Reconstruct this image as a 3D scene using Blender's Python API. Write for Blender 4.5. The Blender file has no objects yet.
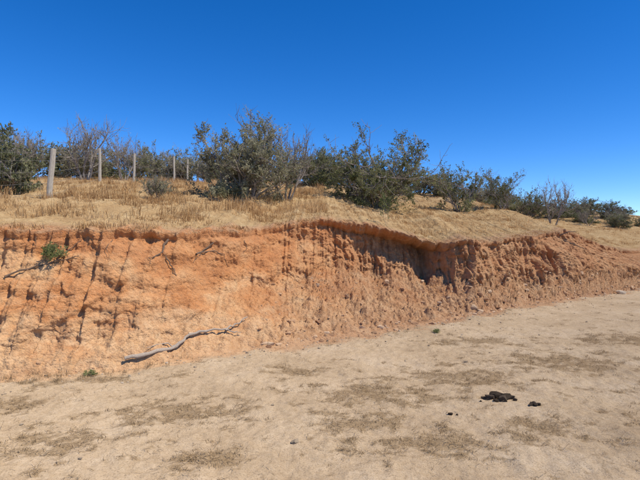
import bpy, math, random
import numpy as np
from mathutils import Vector
rng=np.random.default_rng(7); random.seed(7)
scene=bpy.context.scene
scene.view_settings.view_transform='Standard'; scene.view_settings.look='None'; scene.view_settings.exposure=0

# ---------------- noise ----------------
_perm=np.random.default_rng(3).permutation(256); _perm=np.concatenate([_perm,_perm,_perm])
_g=np.random.default_rng(4).normal(size=(256,3)); _g/=np.linalg.norm(_g,axis=1)[:,None]
def perlin(x,y,z):
    x,y,z=np.broadcast_arrays(np.asarray(x,float),np.asarray(y,float),np.asarray(z,float))
    xi=np.floor(x).astype(int); yi=np.floor(y).astype(int); zi=np.floor(z).astype(int)
    xf=x-xi; yf=y-yi; zf=z-zi; xi&=255; yi&=255; zi&=255
    f=lambda t:t*t*t*(t*(t*6-15)+10)
    u,v,w=f(xf),f(yf),f(zf); out=0
    for a in (0,1):
        for b in (0,1):
            for c in (0,1):
                h=_perm[_perm[_perm[(xi+a)&255]+((yi+b)&255)]+((zi+c)&255)]
                g=_g[h]
                d=g[...,0]*(xf-a)+g[...,1]*(yf-b)+g[...,2]*(zf-c)
                out=out+d*(u if a else 1-u)*(v if b else 1-v)*(w if c else 1-w)
    return out*1.5
def fbm(x,y,z,o=4,r=.5):
    s=0;a=1;k=1
    for i in range(o):
        s=s+a*perlin(np.asarray(x)*k+i*17.3,np.asarray(y)*k+i*5.1,np.asarray(z)*k+i*9.7); a*=r;k*=2.03
    return s
def billow(x,y,z,o=4,r=.55):
    s=0;a=1;k=1
    for i in range(o):
        s=s+a*(np.abs(perlin(np.asarray(x)*k+i*7.3,np.asarray(y)*k+i*15.1,np.asarray(z)*k+i*3.7))-.3); a*=r;k*=2.07
    return s
def sstep(a,b,x):
    t=np.clip((x-a)/(b-a),0,1); return t*t*(3-2*t)
def crv(xs,ys):
    xs=np.array(xs,float); ys=np.array(ys,float)
    def f(x):
        x=np.asarray(x,float)
        return sum(np.interp(x+o,xs,ys)*w for o,w in ((-.25,.15),(-.12,.2),(0,.3),(.12,.2),(.25,.15)))
    return f

# ---------------- terrain curves (metres) ----------------
YB=crv([-60,-12,-3.7,-2.7,-1.8,-1.0,.2,1.5,3.3,5.6,8.2,10.4,14,40,80],[3,4.8,5.6,5.8,6.5,6.9,7.75,8.6,10.1,12.1,14.1,15.6,17.6,27,38])
YR=crv([-60,-12,-4.4,-3.1,-2.2,-1.5,-1.1,-.4,.44,1.3,2.2,2.75,3.0,3.5,4.7,7.5,9.9,12.7,16,40,80],[4.3,6.0,6.6,6.8,7.25,8.3,9.2,10,10.6,11.0,11.4,11.6,11.0,11.3,12.5,15,17.6,20.2,22.3,31.5,42])
ZR=crv([-60,-12,-4.4,-3.1,-1.9,-1.15,-.42,.44,1.3,2.2,2.75,4.7,7.0,7.8,9.3,10.8,12.7,18,40,80],[1.9,1.8,1.75,1.74,1.72,1.83,1.99,2.03,1.9,1.7,1.55,1.6,1.8,1.92,1.72,1.38,1.15,1.3,1.1,.5])
ZM=crv([-60,-4,-2.5,-1.8,-1,0,1.5,2.8,4,7,9,12,80],[.3,.3,.3,.42,.75,.98,.85,.66,.65,.75,.75,.5,.3])
WD=crv([-60,-2.5,-1.6,-.8,0,1.2,2.6,3.2,5,7,9,12,80],[.8,.8,.7,.5,.22,-.14,-.42,.3,.45,1.1,2.3,3.2,1.8])
OV=crv([-60,-2,0,.8,1.4,2.1,2.6,2.85,3.1,5,8,80],[.0,.03,.12,.40,.62,.78,.82,.45,.14,.10,.0,0])
SL=crv([-60,-8,0,5,11,17.5,30,80],[.155,.16,.18,.18,.185,.22,.18,.08])
TT=crv([-60,-12,-5,3,11,20,80],[45,38,26,24,22,19,16])
FL=crv([-60,-2.2,-1,.5,1.5,3,7,9,80],[.2,.25,.55,.9,1.2,1.5,1.4,.7,.4])

def rim_y(x): return YR(x)+.15*fbm(x*1.1,3.3,0,3)+.10*fbm(x*4.5,1.1,0,4,.65)
def rim_z(x): return ZR(x)+.06*fbm(x*1.3,7.7,2,3)+.035*fbm(x*6,7.7,2,3,.6)
def h_road(x,y):
    d=np.hypot(x,y)
    k=1/(1+(d/60)**2)
    return (.04*fbm(x*.5,y*.5,1,3)+.018*fbm(x*2.2,y*2.2,3,3)*sstep(40,8,d)+.012*fbm(x*8,y*8,5,4,.6)*sstep(16,6,d))*k
def h_top(x,y,yr=None,zr=None):
    if yr is None: yr=rim_y(x)
    if zr is None: zr=rim_z(x)
    t=np.maximum(y-yr,0); T=TT(x)
    f=t/(1+(t/T)**3)**(1/3)
    k=sstep(0,2.5,t)
    return zr+SL(x)*f-.02*np.maximum(t-2.5*T,0)+k*(.12*fbm(x*.45,y*.45,11,3)+.04*fbm(x*2,y*2,12,3))+sstep(30,80,t)*2.0*fbm(x*.03,y*.03,1,3)+.02*fbm(x*7,y*7,3,3)*sstep(25,10,t)

# ---------------- terrain sheet ----------------
xs=np.concatenate([-np.geomspace(600,9,50),np.linspace(-8.8,-5.2,60,endpoint=False),np.linspace(-5.2,4,560,endpoint=False),np.linspace(4,13,360,endpoint=False),np.geomspace(13,600,90)])
nx=len(xs)
yb=YB(xs)+.14*fbm(xs*.9,0.2,9,4); yr=rim_y(xs); zr=rim_z(xs); zb=h_road(xs,yb)
ym=yr-WD(xs); ym=np.maximum(ym,yb+.15); zm=ZM(xs)+.16*fbm(xs*1.2,4,4,3)
rows=[];bank=[];top=[]
X=xs; ynear=2.4
for y0 in -np.geomspace(600,.5,26): 
    rows.append((X,np.full(nx,y0),None)); bank.append(np.zeros(nx)); top.append(np.zeros(nx))
for y0 in np.linspace(0,ynear,20,endpoint=False):
    rows.append((X,np.full(nx,y0),None)); bank.append(np.zeros(nx)); top.append(np.zeros(nx))
NR=250
for t in np.linspace(0,1,NR,endpoint=False):
    y=ynear+(yb-ynear)*t
    rows.append((X,y,h_road(X,y))); 
    bank.append(sstep(.55,0,(yb-y)-.4*fbm(X*1.5,y*1.5,2,4))*.75); top.append(np.zeros(nx))
rows=[(a,b,h_road(a,b) if c is None else c) for a,b,c in rows]
NB=300; nroad=len(rows)
fl=FL(xs); left=sstep(.2,-1.6,xs)
for i in range(NB):
    t=i/(NB-1)
    tm,tu=.42,.93
    ov=OV(xs)
    if t<tm:
        s=t/tm; y=yb+(ym-yb)*s; z=zb+(zm-zb)*(s**1.12)
    elif t<tu:
        s=(t-tm)/(tu-tm); yu=yr+ov; zu=zr-.12-.1*sstep(.1,.4,ov)
        y=ym+(yu-ym)*(s**.9); z=zm+(zu-zm)*s
    else:
        s=(t-tu)/(1-tu); yu=yr+ov; zu=zr-.12-.1*sstep(.1,.4,ov)
        y=yu+(yr-yu)*np.sin(s*math.pi/2)-.01*math.sin(s*math.pi); z=zu+(zr-zu)*s
    w=sstep(.22,.5,t)*(1-.6*sstep(.90,1,t)); tal=sstep(0,.1,t)*sstep(.62,.35,t)
    big=.20*fbm(xs*.9,y*.5,z*1.1,3)
    rib=1-np.abs(perlin(xs*3.1+.6*perlin(xs*2,z*2,3),0.3,z*.55+5))*2.4
    rib2=1-np.abs(perlin(xs*8.5+.9*perlin(xs*4,z*3,7),8.3,z*1.0))*2.4
    rill=np.maximum(0,1-np.abs(perlin(xs*5+.5*perlin(xs*3,z*3,1),2.2,z*.6+1.7))*8)
    chunk=billow(xs*3.0,y*3.0,z*3.4,5,.6)
    fine=billow(xs*9,y*9,z*8,4,.6)
    ledge=.05*perlin(xs*.8,1,z*6+xs*1.2)+.08*left*(sstep(-.08,.15,perlin(xs*.8,2,z*1.7-xs*.8))-.5)
    dy=w*(big-.12*fl*rib-.06*fl*rib2+.03*rill*(1-.75*left)-(.11-.055*left)*chunk-.03*fine+ledge)
    dz=tal*(.16*fbm(xs*1.3,y*1.3,3,3)+.15*billow(xs*4,y*4,z*4,5,.72)*(1-.5*left))
    rows.append((X,y+dy,z+dz)); bank.append(np.ones(nx)*(.75+.25*sstep(0,.05,t))); 
    top.append(np.full(nx,sstep(.95,1.0,t)*.3))
NT=260
for i in range(1,NT+1):
    t=(i/NT); d=.0+ 26*t**2.2
    y=yr+d; z=h_top(X,y,yr,zr)
    dy0=rows[nroad+NB-1][1]-yr; dz0=rows[nroad+NB-1][2]-zr
    f=math.exp(-d/.25)
    rows.append((X,y+dy0*f,z+dz0*f)); q=sstep(0,.9,d+.5*fbm(X*1.6,y*1.6,3,3))
    top.append(.3+.7*q); bank.append(np.ones(nx))
for d in np.geomspace(27,900,60):
    y=yr+d; rows.append((X,y,h_top(X,y,yr,zr))); top.append(np.ones(nx)); bank.append(np.ones(nx))
RX=np.array([r[0] for r in rows]);RY=np.array([r[1] for r in rows]);RZ=np.array([r[2] for r in rows])
ny=len(rows)
V=np.stack([RX,RY,RZ],-1).reshape(-1,3)
idx=np.arange(nx*ny).reshape(ny,nx)
F=np.stack([idx[:-1,:-1],idx[:-1,1:],idx[1:,1:],idx[1:,:-1]],-1).reshape(-1,4)

def mk(name,V,F,mats=(),attrs=None,smooth=False,matidx=None):
    V=np.asarray(V,np.float32);F=np.asarray(F,np.int32)
    me=bpy.data.meshes.new(name); k=F.shape[1]
    me.vertices.add(len(V)); me.vertices.foreach_set('co',V.ravel())
    me.loops.add(F.size); me.loops.foreach_set('vertex_index',F.ravel())
    me.polygons.add(len(F)); me.polygons.foreach_set('loop_start',np.arange(0,F.size,k,dtype=np.int32))
    if matidx is not None: me.polygons.foreach_set('material_index',np.asarray(matidx,np.int32))
    me.update(calc_edges=True)
    me.polygons.foreach_set('use_smooth',np.full(len(F),smooth))
    for m in mats: me.materials.append(m)
    for n,a in (attrs or {}).items():
        at=me.attributes.new(n,'FLOAT','POINT'); at.data.foreach_set('value',np.asarray(a,np.float32).ravel())
    me.validate()
    return me
def ob(name,me,parent=None,loc=(0,0,0),rot=(0,0,0),sc=(1,1,1)):
    o=bpy.data.objects.new(name,me); scene.collection.objects.link(o); o.location=loc;o.rotation_euler=rot;o.scale=sc
    if parent: o.parent=parent
    return o

# ---------------- material helpers ----------------
class NT_:
    def __init__(s,name):
        s.m=bpy.data.materials.new(name); s.m.use_nodes=True; s.t=s.m.node_tree; s.n=s.t.nodes; s.n.remove(s.n['Principled BSDF']); s.b=s.n.new('ShaderNodeBsdfDiffuse'); s.b.inputs['Roughness'].default_value=.6; s.t.links.new(s.b.outputs[0],s.n['Material Output'].inputs['Surface'])
    def link(s,a,b): s.t.links.new(a,b)
    def noise(s,scale,det=6,rough=.6,vec=None,dist=0):
        n=s.n.new('ShaderNodeTexNoise'); n.inputs['Scale'].default_value=scale;n.inputs['Detail'].default_value=det;n.inputs['Roughness'].default_value=rough;n.inputs['Distortion'].default_value=dist
        if vec is not None: s.link(vec,n.inputs['Vector'])
        return n.outputs['Fac']
    def ramp(s,fac,stops):
        r=s.n.new('ShaderNodeValToRGB'); e=r.color_ramp.elements
        while len(e)<len(stops): e.new(.5)
        for k,(p,c) in zip(e,stops): k.position=p; k.color=(c,c,c,1) if not hasattr(c,'__len__') else (*c,1)
        s.link(fac,r.inputs['Fac']); return r.outputs['Color']
    def mix(s,fac,a,b,mode='MIX'):
        n=s.n.new('ShaderNodeMix'); n.data_type='RGBA'; n.blend_type=mode
        for v,i in ((fac,0),(a,6),(b,7)):
            if hasattr(v,'links'): s.link(v,n.inputs[i])
            elif hasattr(v,'__len__'): n.inputs[i].default_value=(*v,1)
            else: n.inputs[i].default_value=v if i==0 else (v,v,v,1)
        return n.outputs[2]
    def math(s,op,a,b=0,clamp=False):
        n=s.n.new('ShaderNodeMath'); n.operation=op; n.use_clamp=clamp
        for i,v in enumerate((a,b)):
            if hasattr(v,'links'): s.link(v,n.inputs[i])
            else: n.inputs[i].default_value=v
        return n.outputs[0]
    def attr(s,name):
        n=s.n.new('ShaderNodeAttribute'); n.attribute_name=name; return n.outputs['Fac']
    def obj(s,scale=(1,1,1)):
        c=s.n.new('ShaderNodeTexCoord'); m=s.n.new('ShaderNodeMapping'); m.inputs['Scale'].default_value=scale; s.link(c.outputs['Object'],m.inputs['Vector']); return m.outputs[0]
    def bump(s,h,st,dist):
        n=s.n.new('ShaderNodeBump'); n.inputs['Strength'].default_value=st;n.inputs['Distance'].default_value=dist; s.link(h,n.inputs['Height'])
        s.link(n.outputs[0],s.b.inputs['Normal'])
    def col(s,c): s.link(c,s.b.inputs['Color']) if hasattr(c,'links') else setattr(s.b.inputs['Color'],'default_value',(*c,1))

# terrain material
g=NT_('earth'); P=g.obj()
n19=g.noise(19,5,.75,P); n5=g.noise(5,6,.7,P); n80=g.noise(80,3,.65,P)
road=g.ramp(g.noise(.9,5,.65,P),[(.3,(.53,.39,.24)),(.5,(.63,.475,.30)),(.7,(.70,.55,.37))])
road=g.mix(g.ramp(n19,[(.35,0),(.7,1)]),road,g.mix(1,road,(.83,.79,.73),'MULTIPLY'))
speck=g.ramp(n80,[(.38,1),(.47,0)])
road=g.mix(g.math('MULTIPLY',speck,.55),road,(.29,.20,.12))
lit=g.attr('litter')
litm=g.ramp(g.math('ADD',g.math('MULTIPLY',lit,.5),g.math('ADD',g.math('MULTIPLY',n19,.4),g.math('MULTIPLY',n80,.5))),[(.58,0),(.92,1)])
road=g.mix(g.math('MULTIPLY',litm,.62),road,(.29,.19,.095))
vec=g.n.new('ShaderNodeTexVoronoi'); vec.feature='DISTANCE_TO_EDGE'; vec.inputs['Scale'].default_value=.9
nd=g.n.new('ShaderNodeTexNoise'); nd.inputs['Scale'].default_value=2.5; nd.inputs['Detail'].default_value=4; g.link(P,nd.inputs['Vector'])
ad=g.n.new('ShaderNodeVectorMath'); ad.operation='MULTIPLY_ADD'; g.link(nd.outputs['Color'],ad.inputs[0]); ad.inputs[1].default_value=(.6,.6,.6); g.link(P,ad.inputs[2]); g.link(ad.outputs[0],vec.inputs['Vector'])
ck=g.math('MULTIPLY',g.ramp(vec.outputs['Distance'],[(.0,1),(.012,0)]),g.math('MULTIPLY',g.attr('crack'),g.ramp(n5,[(.40,0),(.55,1)])))
road=g.mix(g.math('MULTIPLY',ck,.55),road,(.22,.15,.08))
# bank : orange band above, paler yellow soil below
sx=g.n.new('ShaderNodeSeparateXYZ'); g.link(P,sx.inputs[0])
bn=g.noise(1.1,6,.62,g.obj((1,1,1.6)),.4)
bk=g.ramp(bn,[(.30,(.43,.175,.068)),(.42,(.58,.26,.10)),(.54,(.65,.335,.145)),(.66,(.69,.43,.215)),(.8,(.72,.53,.31))])
zf=g.math('ADD',g.math('MULTIPLY',sx.outputs[2],.5),g.math('MULTIPLY',g.math('SUBTRACT',g.noise(1.7,5,.65,g.obj((.6,.6,1.8))),.5),1.8))
bk=g.mix(g.ramp(zf,[(.12,.65),(.42,0)]),bk,g.ramp(n5,[(.3,(.66,.40,.19)),(.7,(.77,.57,.34))]))
bk=g.mix(g.ramp(zf,[(.62,0),(.95,.55)]),bk,(.50,.20,.078))
st=g.noise(3.2,5,.7,g.obj((2.5,2.5,.8)))
bk=g.mix(g.ramp(st,[(.36,.4),(.5,0)]),bk,(.38,.17,.075))
bk=g.mix(g.ramp(n19,[(.35,.3),(.5,0)]),bk,(.30,.145,.075))
bk=g.mix(g.ramp(n80,[(.55,0),(.7,.4)]),bk,(.76,.57,.37))
wb=g.attr('brown')
bk=g.mix(g.math('MULTIPLY',wb,.75),bk,g.ramp(n5,[(.3,(.27,.13,.068)),(.52,(.44,.245,.13)),(.74,(.56,.37,.21))]))
# top
tp=g.ramp(g.noise(1.6,6,.7,P),[(.3,(.36,.22,.105)),(.5,(.52,.35,.17)),(.7,(.62,.46,.25))])
tp=g.mix(g.ramp(n19,[(.45,0),(.7,.6)]),tp,(.29,.175,.085))
edge=g.mix(g.ramp(n19,[(.4,1),(.6,0)]),(.57,.40,.235),(.34,.20,.11))
bm=g.ramp(g.math('ADD',g.attr('bank'),g.math('MULTIPLY',g.math('SUBTRACT',n5,.5),.9)),[(.25,0),(.8,1)])
tm=g.ramp(g.math('ADD',g.attr('top'),g.math('MULTIPLY',g.math('SUBTRACT',n5,.5),.8)),[(.2,0),(.35,.6),(.8,1)])
tp2=g.mix(g.ramp(g.attr('top'),[(.35,0),(.9,1)]),edge,tp)
c=g.mix(bm,road,bk); c=g.mix(tm,c,tp2); g.col(c)
def vor(scale,vecin):
    v=g.n.new('ShaderNodeTexVoronoi'); v.inputs['Scale'].default_value=scale; g.link(vecin,v.inputs['Vector']); return v.outputs['Distance']
m=g.n.new('ShaderNodeVectorMath'); m.operation='MULTIPLY_ADD'; g.link(nd.outputs['Color'],m.inputs[0]); m.inputs[1].default_value=(.15,.15,.15); g.link(P,m.inputs[2])
ba=g.attr('bank')
H=g.math('MULTIPLY',g.math('ADD',g.math('MULTIPLY',vor(14,m.outputs[0]),-.022),g.math('MULTIPLY',vor(42,m.outputs[0]),-.011)),ba)
H=g.math('ADD',H,g.math('ADD',g.math('MULTIPLY',g.noise(38,5,.8,P),.017),g.math('MULTIPLY',g.noise(170,2,.7,P),.003)))
g.bump(H,1.0,1.0)

PX,PY=RX,RY
regions=[(-1.3,4.45,.75,.4),(.6,5.0,.9,.45),(1.7,5.6,.8,.5),(.35,4.2,.5,.3),(-3.2,4.6,.6,.35),(3.2,6.3,1.1,.6),(5.1,7.6,1.4,.6),(.9,3.8,.8,.25),(-.3,5.8,.5,.25),(-2.2,3.8,.6,.3),(4.3,5.2,1.0,.45),(-.75,3.5,.4,.2),(1.9,4.1,.4,.35),(7.8,9.4,1.6,.6),(2.4,7.6,.8,.3),(-2.8,5.5,.9,.25),(6.3,6.3,1.2,.5),(3.2,4.2,.5,.3)]
def litter_f(x,y):
    r=0
    for a,b,c_,d_ in regions: r=np.maximum(r,np.exp(-(((x-a)/c_)**2+((y-b)/d_)**2)))
    n=fbm(x*3.4,y*4.4,6,5,.75)
    return np.clip(sstep(.2,.85,r*.85+.65*n)+.2*sstep(.4,.9,n),0,1)
lm=litter_f(PX,PY)*(RZ<.3)
crk=sstep(1.0,2.2,PX)*sstep(4.6,3.9,PY)*(PY>-20)
brown=sstep(-1.0,1.6,RX+.8*fbm(RX,RY,RZ,3)-.8*(RZ-1))*.85+.2*sstep(.3,0,RZ)
me=mk('hillside_ground',V,F,[g.m],{'bank':np.array(bank),'top':np.array(top),'litter':lm,'crack':crk,'brown':np.clip(brown,0,1)},smooth=True)
ob('hillside_ground',me)

BY=RY[nroad:nroad+NB];BZ=RZ[nroad:nroad+NB]
def wall(x,z,off=.02):
    j=int(np.argmin(np.abs(xs-x))); i=int(np.argmin(np.abs(BZ[:,j]-z))); return Vector((x,BY[i,j]-off,BZ[i,j]))

# ---------------- tubes ----------------
def tube(VV,FF,pts,r0,r1,sides=5,jit=0):
    n=len(pts); base=len(VV)
    for i,p in enumerate(pts):
        p=Vector(p); a=Vector(pts[max(i-1,0)]); b=Vector(pts[min(i+1,n-1)]); d=(b-a)
        if d.length<1e-6: d=Vector((0,0,1))
        d.normalize(); u=d.orthogonal().normalized() if abs(d.z)>.9 else d.cross(Vector((0,0,1))).normalized(); v=d.cross(u)
        r=(r0+(r1-r0)*i/(n-1))*(1+random.uniform(-jit,jit))
        for k in range(sides):
            t=2*math.pi*k/sides; q=p+(u*math.cos(t)+v*math.sin(t))*r; VV.append((q.x,q.y,q.z))
    for i in range(n-1):
        for k in range(sides):
            a=base+i*sides+k;b=base+i*sides+(k+1)%sides; FF.append((a,b,b+sides,a+sides))

def woodmat(name,a,b,sc=(8,8,1.5)):
    m=NT_(name); nz=m.noise(5,5,.7,m.obj(sc)); m.col(m.ramp(nz,[(.3,a),(.7,b)])); m.bump(nz,.6,.01); return m.m
bark=woodmat('bark',(.17,.14,.115),(.42,.37,.31))
deadwood=woodmat('dead_wood',(.28,.21,.15),(.58,.49,.39),(20,20,20))
rootm=woodmat('root_bark',(.12,.075,.05),(.28,.20,.14),(20,20,20))
postm=woodmat('weathered_post',(.36,.31,.24),(.62,.56,.46),(12,12,2))
wirem=NT_('fence_wire_steel'); wirem.col((.25,.23,.2))
def leafmat(name,stops,tr=.25):
    m=NT_(name); c=m.ramp(m.attr('rnd'),stops); m.col(c)
    t=m.n.new('ShaderNodeBsdfTranslucent'); m.link(c,t.inputs['Color']); x=m.n.new('ShaderNodeMixShader'); x.inputs[0].default_value=tr
    m.link(m.b.outputs[0],x.inputs[1]); m.link(t.outputs[0],x.inputs[2]); m.link(x.outputs[0],m.n['Material Output'].inputs['Surface']); return m.m
L_ol=leafmat('olive_leaves',[(0,(.19,.185,.10)),(.5,(.34,.325,.19)),(1,(.50,.465,.30))],.35)
L_gr=leafmat('green_leaves',[(0,(.12,.135,.05)),(.6,(.24,.25,.11)),(1,(.39,.37,.18))],.35)
L_dk=leafmat('dark_leaves',[(0,(.12,.135,.065)),(.6,(.23,.235,.12)),(1,(.35,.34,.19))],.35)
L_wd=leafmat('weed_leaves',[(0,(.12,.15,.05)),(.6,(.24,.27,.10)),(1,(.40,.38,.17))])
straw=leafmat('dry_grass',[(0,(.36,.20,.085)),(.5,(.62,.40,.18)),(1,(.80,.59,.32))],.3)

def leaves(C,size,rng,elong=1.8):
    n=len(C); a=rng.normal(size=(n,3)); a/=np.linalg.norm(a,axis=1)[:,None]
    b=rng.normal(size=(n,3)); b-=a*(a*b).sum(1)[:,None]; b/=np.linalg.norm(b,axis=1)[:,None]
    s=(size*rng.uniform(.6,1.4,n))[:,None]
    V=np.stack([C-a*s*elong*.5,C+b*s*.5,C+a*s*elong*.5,C-b*s*.5],1).reshape(-1,3)
    F=np.arange(4*n).reshape(n,4); return V,F
def bush(name,seed,W,H,stems=6,lev=3,nl=12,lsize=.04,lm=None,skip=.25,up=.12,spread=1.0,r=.05,kids=2,wob=.28,low=0):
    random.seed(seed); rg=np.random.default_rng(seed); VV=[];FF=[];LP=[]
    def rv(): return Vector((random.gauss(0,1),random.gauss(0,1),random.gauss(0,1)))*.6
    def grow(p,d,L,rad,l,sk):
        n=4; pts=[p.copy()]
        for i in range(n):
            d=(d+rv()*wob+Vector((0,0,up))).normalized(); p=p+d*(L/n); pts.append(p.copy())
            if l<lev and (i>=1 or (l==0 and low)):
                for k in range(kids):
                    if random.random()<.12: continue
                    grow(p,(d+rv()*1.1*spread).normalized(),L*random.uniform(.42,.75),rad*.5,l+1,sk or (l>=1 and random.random()<skip))
        tube(VV,FF,pts,rad,rad*.45,5 if l<2 else 3,.1)
        if l>=lev-1 and not sk:
            m=nl if l==lev else nl//2
            for k in range(m):
                t=random.uniform(.2,1)*n; i=min(int(t),n-1); q=pts[i].lerp(pts[i+1],t-i)+rv()*L*.16; LP.append(tuple(q))
    for s in range(stems+low):
        a=2*math.pi*(s+random.random()*.7)/stems; tl=random.uniform(.25,1.1)*spread; Ls=random.uniform(.7,1.1)
        if s>=stems: tl=random.uniform(1.8,3.5); Ls=random.uniform(.45,.7)
        grow(Vector((math.cos(a)*.06,math.sin(a)*.06,-.03)),Vector((math.cos(a)*tl,math.sin(a)*tl,1)).normalized(),Ls,r*(.6 if s>=stems else 1),0,False)
    VV=np.array(VV);LP=np.array(LP) if LP else np.zeros((0,3)); al=np.concatenate([VV,LP])
    hx=np.percentile(np.abs(al[:,:2]),97); hz=np.percentile(al[:,2],99)
    sc=np.array([W/2/hx,W/2/hx,H/hz]); VV=VV*sc; LP=LP*sc
    VV[:,2]=np.maximum(VV[:,2],-.08); LP[:,2]=np.where(LP[:,2]<.03,rg.uniform(.03,.3,len(LP)),LP[:,2])
    LV,LF=leaves(LP,lsize,rg); n0=len(VV)
    cl=.5+.9*perlin(LP[:,0]*2.2,LP[:,1]*2.2,LP[:,2]*2.2+seed) if len(LP) else np.zeros(0)
    rnd=np.concatenate([np.zeros(n0),np.repeat(np.clip(cl+rg.normal(0,.17,len(LP)),0,1),4)])
    return mk(name,np.concatenate([VV,LV]),np.concatenate([np.array(FF),LF+n0]),[bark,lm],{'rnd':rnd},False,np.concatenate([np.zeros(len(FF)),np.ones(len(LF))]))

A=bush('shrubA',11,2.5,2.35,stems=8,nl=19,lsize=.028,lm=L_ol,skip=.16,r=.032,low=5)
B=bush('shrubB',22,3.3,2.1,stems=8,nl=19,lsize=.032,lm=L_gr,skip=.2,up=.1,spread=1.2,r=.032,low=5)
C=bush('shrubC',33,2.0,1.9,stems=5,nl=12,lsize=.034,lm=L_gr,skip=.38,r=.03,low=1)
D=bush('shrubD',44,2.2,2.2,stems=4,nl=3,lsize=.035,lm=L_ol,skip=.7,r=.035,up=.18)
E=bush('shrubE',55,2.6,1.7,stems=6,nl=15,lsize=.044,lm=L_dk,skip=.25,r=.03,spread=1.2,low=4)
G=bush('shrubG',66,2.4,2.0,stems=6,nl=13,lsize=.040,lm=L_ol,skip=.38,r=.03,low=3)

def place(name,me,px_x,y,s=1,sz=None,rot=None,dz=-.06):
    z=float(h_top(np.array([px_x]),np.array([y]))[0])
    return ob(name,me,loc=(px_x,y,z+dz),rot=(0,0,random.uniform(0,6.28) if rot is None else rot),sc=(s,s,sz or s))
random.seed(5)
place('olive_shrub',A,-2.0,13.3,1.0,.97,rot=.4)
place('bare_shrub',D,-1.0,14.2,.85,1.05,rot=2)
place('green_shrub',B,2.0,17,1.02,1.1,rot=1)
place('green_shrub',B,.2,22,.8,.8,rot=3)
place('small_tree',C,5.6,19,.95,.95,rot=1)
place('small_tree',C,7.8,20.5,.75,.8,rot=2.6)
place('bare_shrub',D,8.4,22,.6,.6)
place('bare_shrub',D,12.6,26,1.05,1.2,rot=1)
place('small_tree',C,11.6,27,.9,.85)
for x,y,s,m in ((9.7,29,.8,E),(10.9,31,.7,G),(14.9,30,.75,E),(16.5,31,.7,G),(19,31,.75,E),(21,30,.75,E),(7.6,29,.9,E),(6.3,30,.9,G),(13.6,31,.75,G),(17.9,29,.5,G),(20.3,28,.5,G),(18.3,33,.7,E),(12.2,32,.85,E),(4.3,28,1.0,E),(17.2,27.5,.45,E),(19.3,28.5,.5,E),(18.5,30,.6,D),(22.5,31,.7,E),(16,29,.5,E),(8.8,27,.6,G),(15.6,28,.55,D)):
    place('dark_shrub',m,x,y,s,s*.85)
place('dark_shrub',E,-8.75,13.2,.8,1.05)
place('dark_shrub',E,-10.6,13.5,.9,1.1)
place('bare_tree',D,-12.0,24.5,1.35,1.5,rot=1)
place('bare_tree',D,-10.4,25.5,1.1,1.2,rot=4)
place('bare_tree',D,-16.5,26,1.1,1.3,rot=2)
for x,y,s,m in ((-13.3,27,1.1,G),(-11.2,29,1.0,C),(-12.6,35,1.4,G),(-9.8,34,1.25,G),(-15.5,30,1.3,E),(-18.5,30,1.5,G),(-7.3,33,1.1,G),(-5.6,30,.9,E),(-4.9,34,1.0,G),(-2.3,30,1.0,E),(-.6,29,1,G),(-21,28,1.5,E),(-14.5,33,1.3,E),(-11,36,1.2,E),(-8.4,37,1.2,G)):
    place('hillside_shrub',m,x,y,s,s*.9)
place('hillside_shrub',G,-4.15,12.2,.28,.33)
sap=bush('sapling',77,.35,.8,stems=3,lev=2,nl=5,lsize=.025,lm=L_wd,skip=.2,r=.010,up=.3)
place('sapling',sap,1.66,11.9,.9,1,dz=-.03)
wd=bush('weedA',88,.5,.3,stems=11,lev=2,nl=9,lsize=.016,lm=L_wd,skip=.1,r=.004,up=.15)
p=wall(-3.62,1.35); ob('green_weed',wd,loc=(p.x,p.y-.02,p.z),rot=(.5,0,0),sc=(.6,.6,.75))
for x,y,s in ((2.0,8.3,.3),(-2.7,5.65,.3)):
    ob('green_weed',wd,loc=(x,y,float(h_road(np.array([x]),np.array([y]))[0])),rot=(0,0,x),sc=(s,s,s*.8))

# roots and fallen branch
def wood(name,lines,mat,r):
    VV=[];FF=[]
    for ln,k in lines:
        pts=[]
        for i in range(len(ln)-1):
            for s in range(4):
                q=Vector(ln[i]).lerp(Vector(ln[i+1]),s/4); pts.append(q+Vector((random.gauss(0,.009),random.gauss(0,.009),random.gauss(0,.009))))
        pts.append(Vector(ln[-1])); tube(VV,FF,pts,r*k,r*k*.3,6,.25)
    return ob(name,mk(name,VV,FF,[mat],smooth=True))
W=lambda *l:[wall(x,z,.035) for x,z in l]
W2=lambda *l:[wall(x,z,.07)+Vector((0,0,.035)) for x,z in l]
wood('exposed_root',[(W((-2.33,1.6),(-2.36,1.45),(-2.28,1.3),(-2.2,1.18),(-2.12,1.08)),1),(W((-2.36,1.42),(-2.45,1.34),(-2.42,1.25)),.5)],rootm,.018)
wood('exposed_root',[(W((-4.1,1.12),(-3.8,1.25),(-3.5,1.33),(-3.3,1.38)),.9),(W((-3.6,1.3),(-3.45,1.5),(-3.35,1.6)),.6)],rootm,.018)
wood('exposed_root',[(W((-1.75,1.55),(-1.9,1.42),(-1.98,1.25)),.7),(W((-1.95,1.38),(-1.75,1.42),(-1.6,1.35),(-1.55,1.15)),.7)],rootm,.018)
wood('exposed_root',[(W((-2.95,1.62),(-2.98,1.5),(-2.9,1.36)),.4),(W((-3.9,1.66),(-3.88,1.5)),.4),(W((-1.35,1.6),(-1.3,1.45),(-1.38,1.35)),.4)],rootm,.015)
rx=7.4; wood('exposed_root',[([wall(rx,1.75,.0),wall(rx+.2,1.7,.1)+Vector((0,-.1,.15)),wall(rx+.5,1.6,.1)+Vector((0,-.1,.25))],1),([wall(rx+.1,1.6,.1),wall(rx+.5,1.4,.1),wall(rx+.8,1.3,.1)],.8)],rootm,.03)
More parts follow.
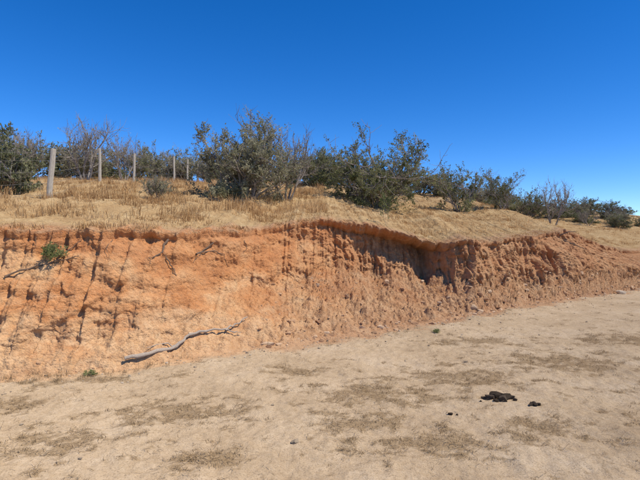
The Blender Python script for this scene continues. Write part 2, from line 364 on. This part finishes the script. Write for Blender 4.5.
wood('fallen_branch',[(W2((-2.45,.08),(-2.2,.10),(-1.98,.11),(-1.85,.22),(-1.6,.25),(-1.42,.23),(-1.3,.28),(-1.15,.35)),1.1),(W2((-1.42,.23),(-1.3,.18),(-1.2,.16)),.6),(W2((-1.98,.11),(-2.1,.16),(-2.25,.17)),.5)],deadwood,.025)

# ---------------- fence ----------------
fence=bpy.data.objects.new('wire_fence',None); scene.collection.objects.link(fence)
posts=[(-11.5,6.9,.05,1.2,.06),(-9.2,9.3,.05,1.2,.05),(-6.5,11.5,.09,1.22,.07),(-8.7,19,-.02,1.3,.06),(-8.15,21,.03,1.3,.055),(-7.6,25,0,1.35,.055),(-7.75,28,.03,1.35,.055),(-8.4,33,0,1.4,.06)]
tops=[]
for i,(x,y,lean,h,r) in enumerate(posts):
    z=float(h_top(np.array([x]),np.array([y]))[0]); VV=[];FF=[]
    pts=[Vector((x+lean*t*1.2+.008*math.sin(t*7+i),y,z-.15+(h+.15)*t)) for t in np.linspace(0,1,9)]
    tube(VV,FF,pts,r,r*.85,9,.06); n=len(VV); VV.append(tuple(pts[-1]+Vector((0,0,.015))))
    me=bpy.data.meshes.new('post'); me.from_pydata(VV,[],FF+[(n-9+k,n-9+(k+1)%9,n) for k in range(9)]); me.materials.append(postm)
    ob('post_%d'%(i+1),me,fence); tops.append((pts,h))
VV=[];FF=[]
for i in range(len(posts)-1):
    for hh in (.2,.4,.6,.8,.95):
        a=tops[i][0][0].lerp(tops[i][0][-1],hh); b=tops[i+1][0][0].lerp(tops[i+1][0][-1],hh)
        pts=[a.lerp(b,t)-Vector((0,0,.10*t*(1-t)*random.uniform(.3,1.5))) for t in np.linspace(0,1,7)]
        tube(VV,FF,pts,.003,.003,4)
    if i<2:
        for t in np.linspace(0,1,18):
            a=tops[i][0][0].lerp(tops[i+1][0][0],t);b=tops[i][0][-1].lerp(tops[i+1][0][-1],t); tube(VV,FF,[a,b],.002,.002,3)
ob('wires',mk('wires',VV,FF,[wirem.m]),fence)

# ---------------- dry grass on hillside ----------------
def blades(base,h,rg,lean=.5,w=.006):
    n=len(base); a=rg.uniform(0,2*math.pi,n); d=np.stack([np.cos(a),np.sin(a),np.zeros(n)],1); s=np.stack([-np.sin(a),np.cos(a),np.zeros(n)],1)
    L=rg.uniform(.1,1,n)*lean; ww=(w*rg.uniform(.6,1.4,n))[:,None]; up=np.array([0,0,1.])
    m=base+d*(h*L*.35)[:,None]+up*(h*.6)[:,None]; t=base+d*(h*L)[:,None]+up*(h*np.sqrt(np.clip(1-L*L*.5,.1,1)))[:,None]
    V=np.stack([base-s*ww,base+s*ww,m+s*ww*.8,m-s*ww*.8,t+s*ww*.25,t-s*ww*.25],1).reshape(-1,3)
    i=np.arange(n)[:,None]*6; F=np.concatenate([i+np.array([0,1,2,3]),i+np.array([3,2,4,5])]); return V,F
rg=np.random.default_rng(21)
N=60000
tx=rg.uniform(-16,24,N); tt=.02+30*rg.random(N)**1.7; ty=rim_y(tx)+tt
den=np.clip(.45+1.4*fbm(tx*.6,ty*.6,2,4),0,1)*np.where(tx<.2,1,.55)*(.3+.7*sstep(.1,1.2,tt))
k=rg.random(N)<den; tx,ty,tt=tx[k],ty[k],tt[k]
ex=rg.uniform(-5.5,10,1500); et=rg.uniform(.0,.35,1500); e=fbm(ex*2.3,1,1,3)>.05; ex,et=ex[e],et[e]
tx=np.concatenate([tx,ex]); tt=np.concatenate([tt,et]); ty=np.concatenate([ty,rim_y(ex)+et]) 
tz=h_top(tx,ty)
nb=9; n=len(tx); bx=np.repeat(tx,nb)+rg.normal(0,.05,n*nb); by=np.repeat(ty,nb)+rg.normal(0,.05,n*nb); bz=np.repeat(tz,nb)-.01
th=rg.uniform(.04,.22,n)*np.where(tx<.2,1.1,.6)*(.35+.65*sstep(.2,1.8,tt))*np.clip(1+.9*fbm(tx*.8,ty*.8,9,2),.3,1.8)
hh=np.repeat(th,nb)*rg.uniform(.5,1.2,n*nb)
GV,GF=blades(np.stack([bx,by,bz],1),hh,rg,1.1,.0042)
rr=np.clip(np.repeat(.42+.7*fbm(tx*.6,ty*.6,5,2)+rg.normal(0,.2,n),nb)+rg.normal(0,.15,n*nb),0,1)
ob('dry_grass',mk('dry_grass',GV,GF,[straw],{'rnd':np.repeat(rr,6)}))
# litter on the road
L_lit=leafmat('litter',[(0,(.14,.09,.045)),(.6,(.32,.215,.11)),(1,(.62,.46,.28))],.05)
M=420000; LX=rg.uniform(-6,11,M); LY=2.4+rg.random(M)**1.3*10; f=litter_f(LX,LY)
k=(LY<YB(LX)+.1)&(rg.random(M)<(.02+f**1.2*.8)); LX,LY=LX[k],LY[k]; n=len(LX)
a=rg.uniform(0,2*math.pi,n); L=rg.uniform(.012,.06,n); z=h_road(LX,LY)+rg.uniform(.002,.02,n)
d=np.stack([np.cos(a),np.sin(a),rg.normal(0,.25,n)],1)*L[:,None]; s=np.stack([-np.sin(a),np.cos(a),np.zeros(n)],1)*.0012
Pp=np.stack([LX,LY,z],1); SV=np.stack([Pp-s,Pp+s,Pp+d+s,Pp+d-s],1).reshape(-1,3)
ob('straw_litter',mk('straw_litter',SV,np.arange(4*n).reshape(n,4),[L_lit],{'rnd':np.repeat(rg.random(n),4)}))
M=36000; qx=rg.uniform(-6,11,M); qy=2.4+rg.random(M)*10; f=litter_f(qx,qy); k=(qy<YB(qx))&(rg.random(M)<f**1.5*.5)
tx=np.concatenate([rg.normal(-3.3,.25,30),rg.normal(-2.4,.3,30),rg.normal(-4.2,.3,30),rg.uniform(-4,9,40)]); ty=YB(tx)-rg.uniform(-.1,.35,len(tx))
th=np.concatenate([rg.uniform(.02,.09,len(tx)),rg.uniform(.008,.032,k.sum())]); tx=np.concatenate([tx,qx[k]]);ty=np.concatenate([ty,qy[k]]); n=len(tx);nb=14
bx=np.repeat(tx,nb)+rg.normal(0,.022,n*nb);by=np.repeat(ty,nb)+rg.normal(0,.022,n*nb)
GV,GF=blades(np.stack([bx,by,h_road(bx,by)],1),np.repeat(th,nb)*rg.uniform(.5,1.2,n*nb),rg,1.3,.0014)
ob('dry_grass_tufts',mk('dry_grass_tufts',GV,GF,[L_lit],{'rnd':np.repeat(rg.random(n*nb),6)}))

# ---------------- stones & clods ----------------
import bmesh
bm_=bmesh.new(); bmesh.ops.create_icosphere(bm_,subdivisions=2,radius=1); bm_.verts.ensure_lookup_table()
IV=np.array([v.co[:] for v in bm_.verts]); IF=np.array([[v.index for v in f.verts] for f in bm_.faces]); bm_.free()
def rock_var(seed,amp=.4,fr=1.6):
    d=1+amp*fbm(IV[:,0]*fr+seed*7,IV[:,1]*fr,IV[:,2]*fr,3)*1.3; v=IV*d[:,None]
    for q in range(11):
        r_=np.random.default_rng(seed*20+q); nrm=r_.normal(size=3); nrm/=np.linalg.norm(nrm); e=v@nrm-.5; v=v-np.outer(np.maximum(e,0),nrm)
    return v*1.15
RV=[rock_var(s) for s in range(8)]
def rocks(name,P,S,mat,flat=.7,sink=.25):
    vs=[];fs=[];rn=[]
    for i,(p,s) in enumerate(zip(P,S)):
        v=RV[rg.integers(8)]; a=rg.uniform(0,6.28); c_,s_=math.cos(a),math.sin(a); v=v@np.array([[c_,-s_,0],[s_,c_,0],[0,0,1]])
        v=v*np.array([1,rg.uniform(.6,1),flat*rg.uniform(.7,1.1)])*s
        vs.append(v+p+np.array([0,0,s*sink])); fs.append(IF+len(IV)*i); rn.append(np.full(len(IV),rg.random()))
    return ob(name,mk(name,np.concatenate(vs),np.concatenate(fs),[mat],{'rnd':np.concatenate(rn)}))
def stonemat(name,st):
    m=NT_(name); nz=m.noise(35,5,.7,m.obj()); c=m.ramp(m.attr('rnd'),st); c=m.mix(.5,c,m.ramp(nz,[(.3,.6),(.7,1.0)]),'MULTIPLY'); m.col(c); m.bump(nz,.8,.015); return m.m
clod=stonemat('clod_earth',[(0,(.42,.23,.125)),(.5,(.58,.365,.205)),(1,(.70,.51,.33))])
peb=stonemat('pebbles',[(0,(.30,.23,.16)),(.5,(.53,.41,.27)),(1,(.66,.55,.41))])
darkr=stonemat('dark_clod_mat',[(0,(.05,.037,.026)),(1,(.11,.08,.055))])
N=7500; jj=rg.integers(0,nx,N*4); ok=(xs[jj]>-4.6)&(xs[jj]<12); jj=jj[ok]; wgt=np.where(xs[jj]>-1.0,1,.04); jj=jj[rg.random(len(jj))<wgt][:N]
ii=(rg.random(len(jj))**1.5*NB*.44).astype(int)
Pc=np.stack([xs[jj],BY[ii,jj],BZ[ii,jj]],1); S=np.clip(.006*rg.pareto(1.9,len(jj))+.005,.005,.085)
rocks('earth_clods',Pc,S,clod,.75,.05)
N=5000; x=rg.uniform(-5,11,N);y=YB(x)-np.abs(rg.exponential(.5,N)); k=y>2.4; x,y=x[k],y[k]
rocks('pebbles',np.stack([x,y,h_road(x,y)],1),np.clip(.003*rg.pareto(2,len(x))+.003,.003,.03),peb)
def one(name,pts,mat):
    P=np.array([(x,y,float(h_road(np.array([x]),np.array([y]))[0])) for x,y,s in pts]); rocks(name,P,np.array([q[2] for q in pts]),mat,.8,.35)
one('dark_clod',[(1.76,4.80,.08),(1.84,4.78,.075),(1.70,4.77,.06),(1.80,4.72,.06),(1.89,4.80,.055),(1.64,4.80,.035),(1.72,4.70,.03),(1.93,4.74,.03),(1.58,4.72,.015)],darkr)
one('dark_clod',[(2.06,4.62,.05),(2.10,4.61,.035),(2.02,4.60,.03)],darkr)
one('stone',[(-.2,3.78,.035)],peb); one('stone',[(-.45,4.6,.02)],peb); one('stone',[(1.2,4.4,.03),(1.25,4.37,.015)],darkr); one('stone',[(-1.75,3.5,.02)],peb)
one('stone',[(9.0,14.4,.14)],peb)

# ---------------- light & camera ----------------
el,az=math.radians(55),math.radians(118)
w=bpy.data.worlds.new('World'); scene.world=w; w.use_nodes=True; nt=w.node_tree; bg=nt.nodes['Background']
sk=nt.nodes.new('ShaderNodeTexSky'); sk.sky_type='NISHITA'; sk.sun_disc=False; sk.sun_elevation=el; sk.sun_rotation=az; sk.air_density=.8; sk.dust_density=.05; sk.ozone_density=4.5; sk.altitude=1500
hs=nt.nodes.new('ShaderNodeHueSaturation'); hs.inputs['Saturation'].default_value=1.32; hs.inputs['Value'].default_value=1.6; hs.inputs['Hue'].default_value=.508
nt.links.new(sk.outputs[0],hs.inputs['Color']); nt.links.new(hs.outputs[0],bg.inputs[0]); bg.inputs[1].default_value=.12
sl=bpy.data.lights.new('sun','SUN'); sl.energy=5; sl.angle=math.radians(.5); sl.color=(1,.92,.79)
so=bpy.data.objects.new('sun',sl); scene.collection.objects.link(so)
dv=Vector((math.sin(az)*math.cos(el),math.cos(az)*math.cos(el),math.sin(el))); so.rotation_euler=dv.to_track_quat('Z','Y').to_euler()
cam=bpy.data.cameras.new('camera'); cam.lens=27; cam.sensor_width=36; cam.clip_end=3000
co=bpy.data.objects.new('camera',cam); scene.collection.objects.link(co); co.location=(0,0,1.6); co.rotation_euler=(math.radians(90),0,0); scene.camera=co
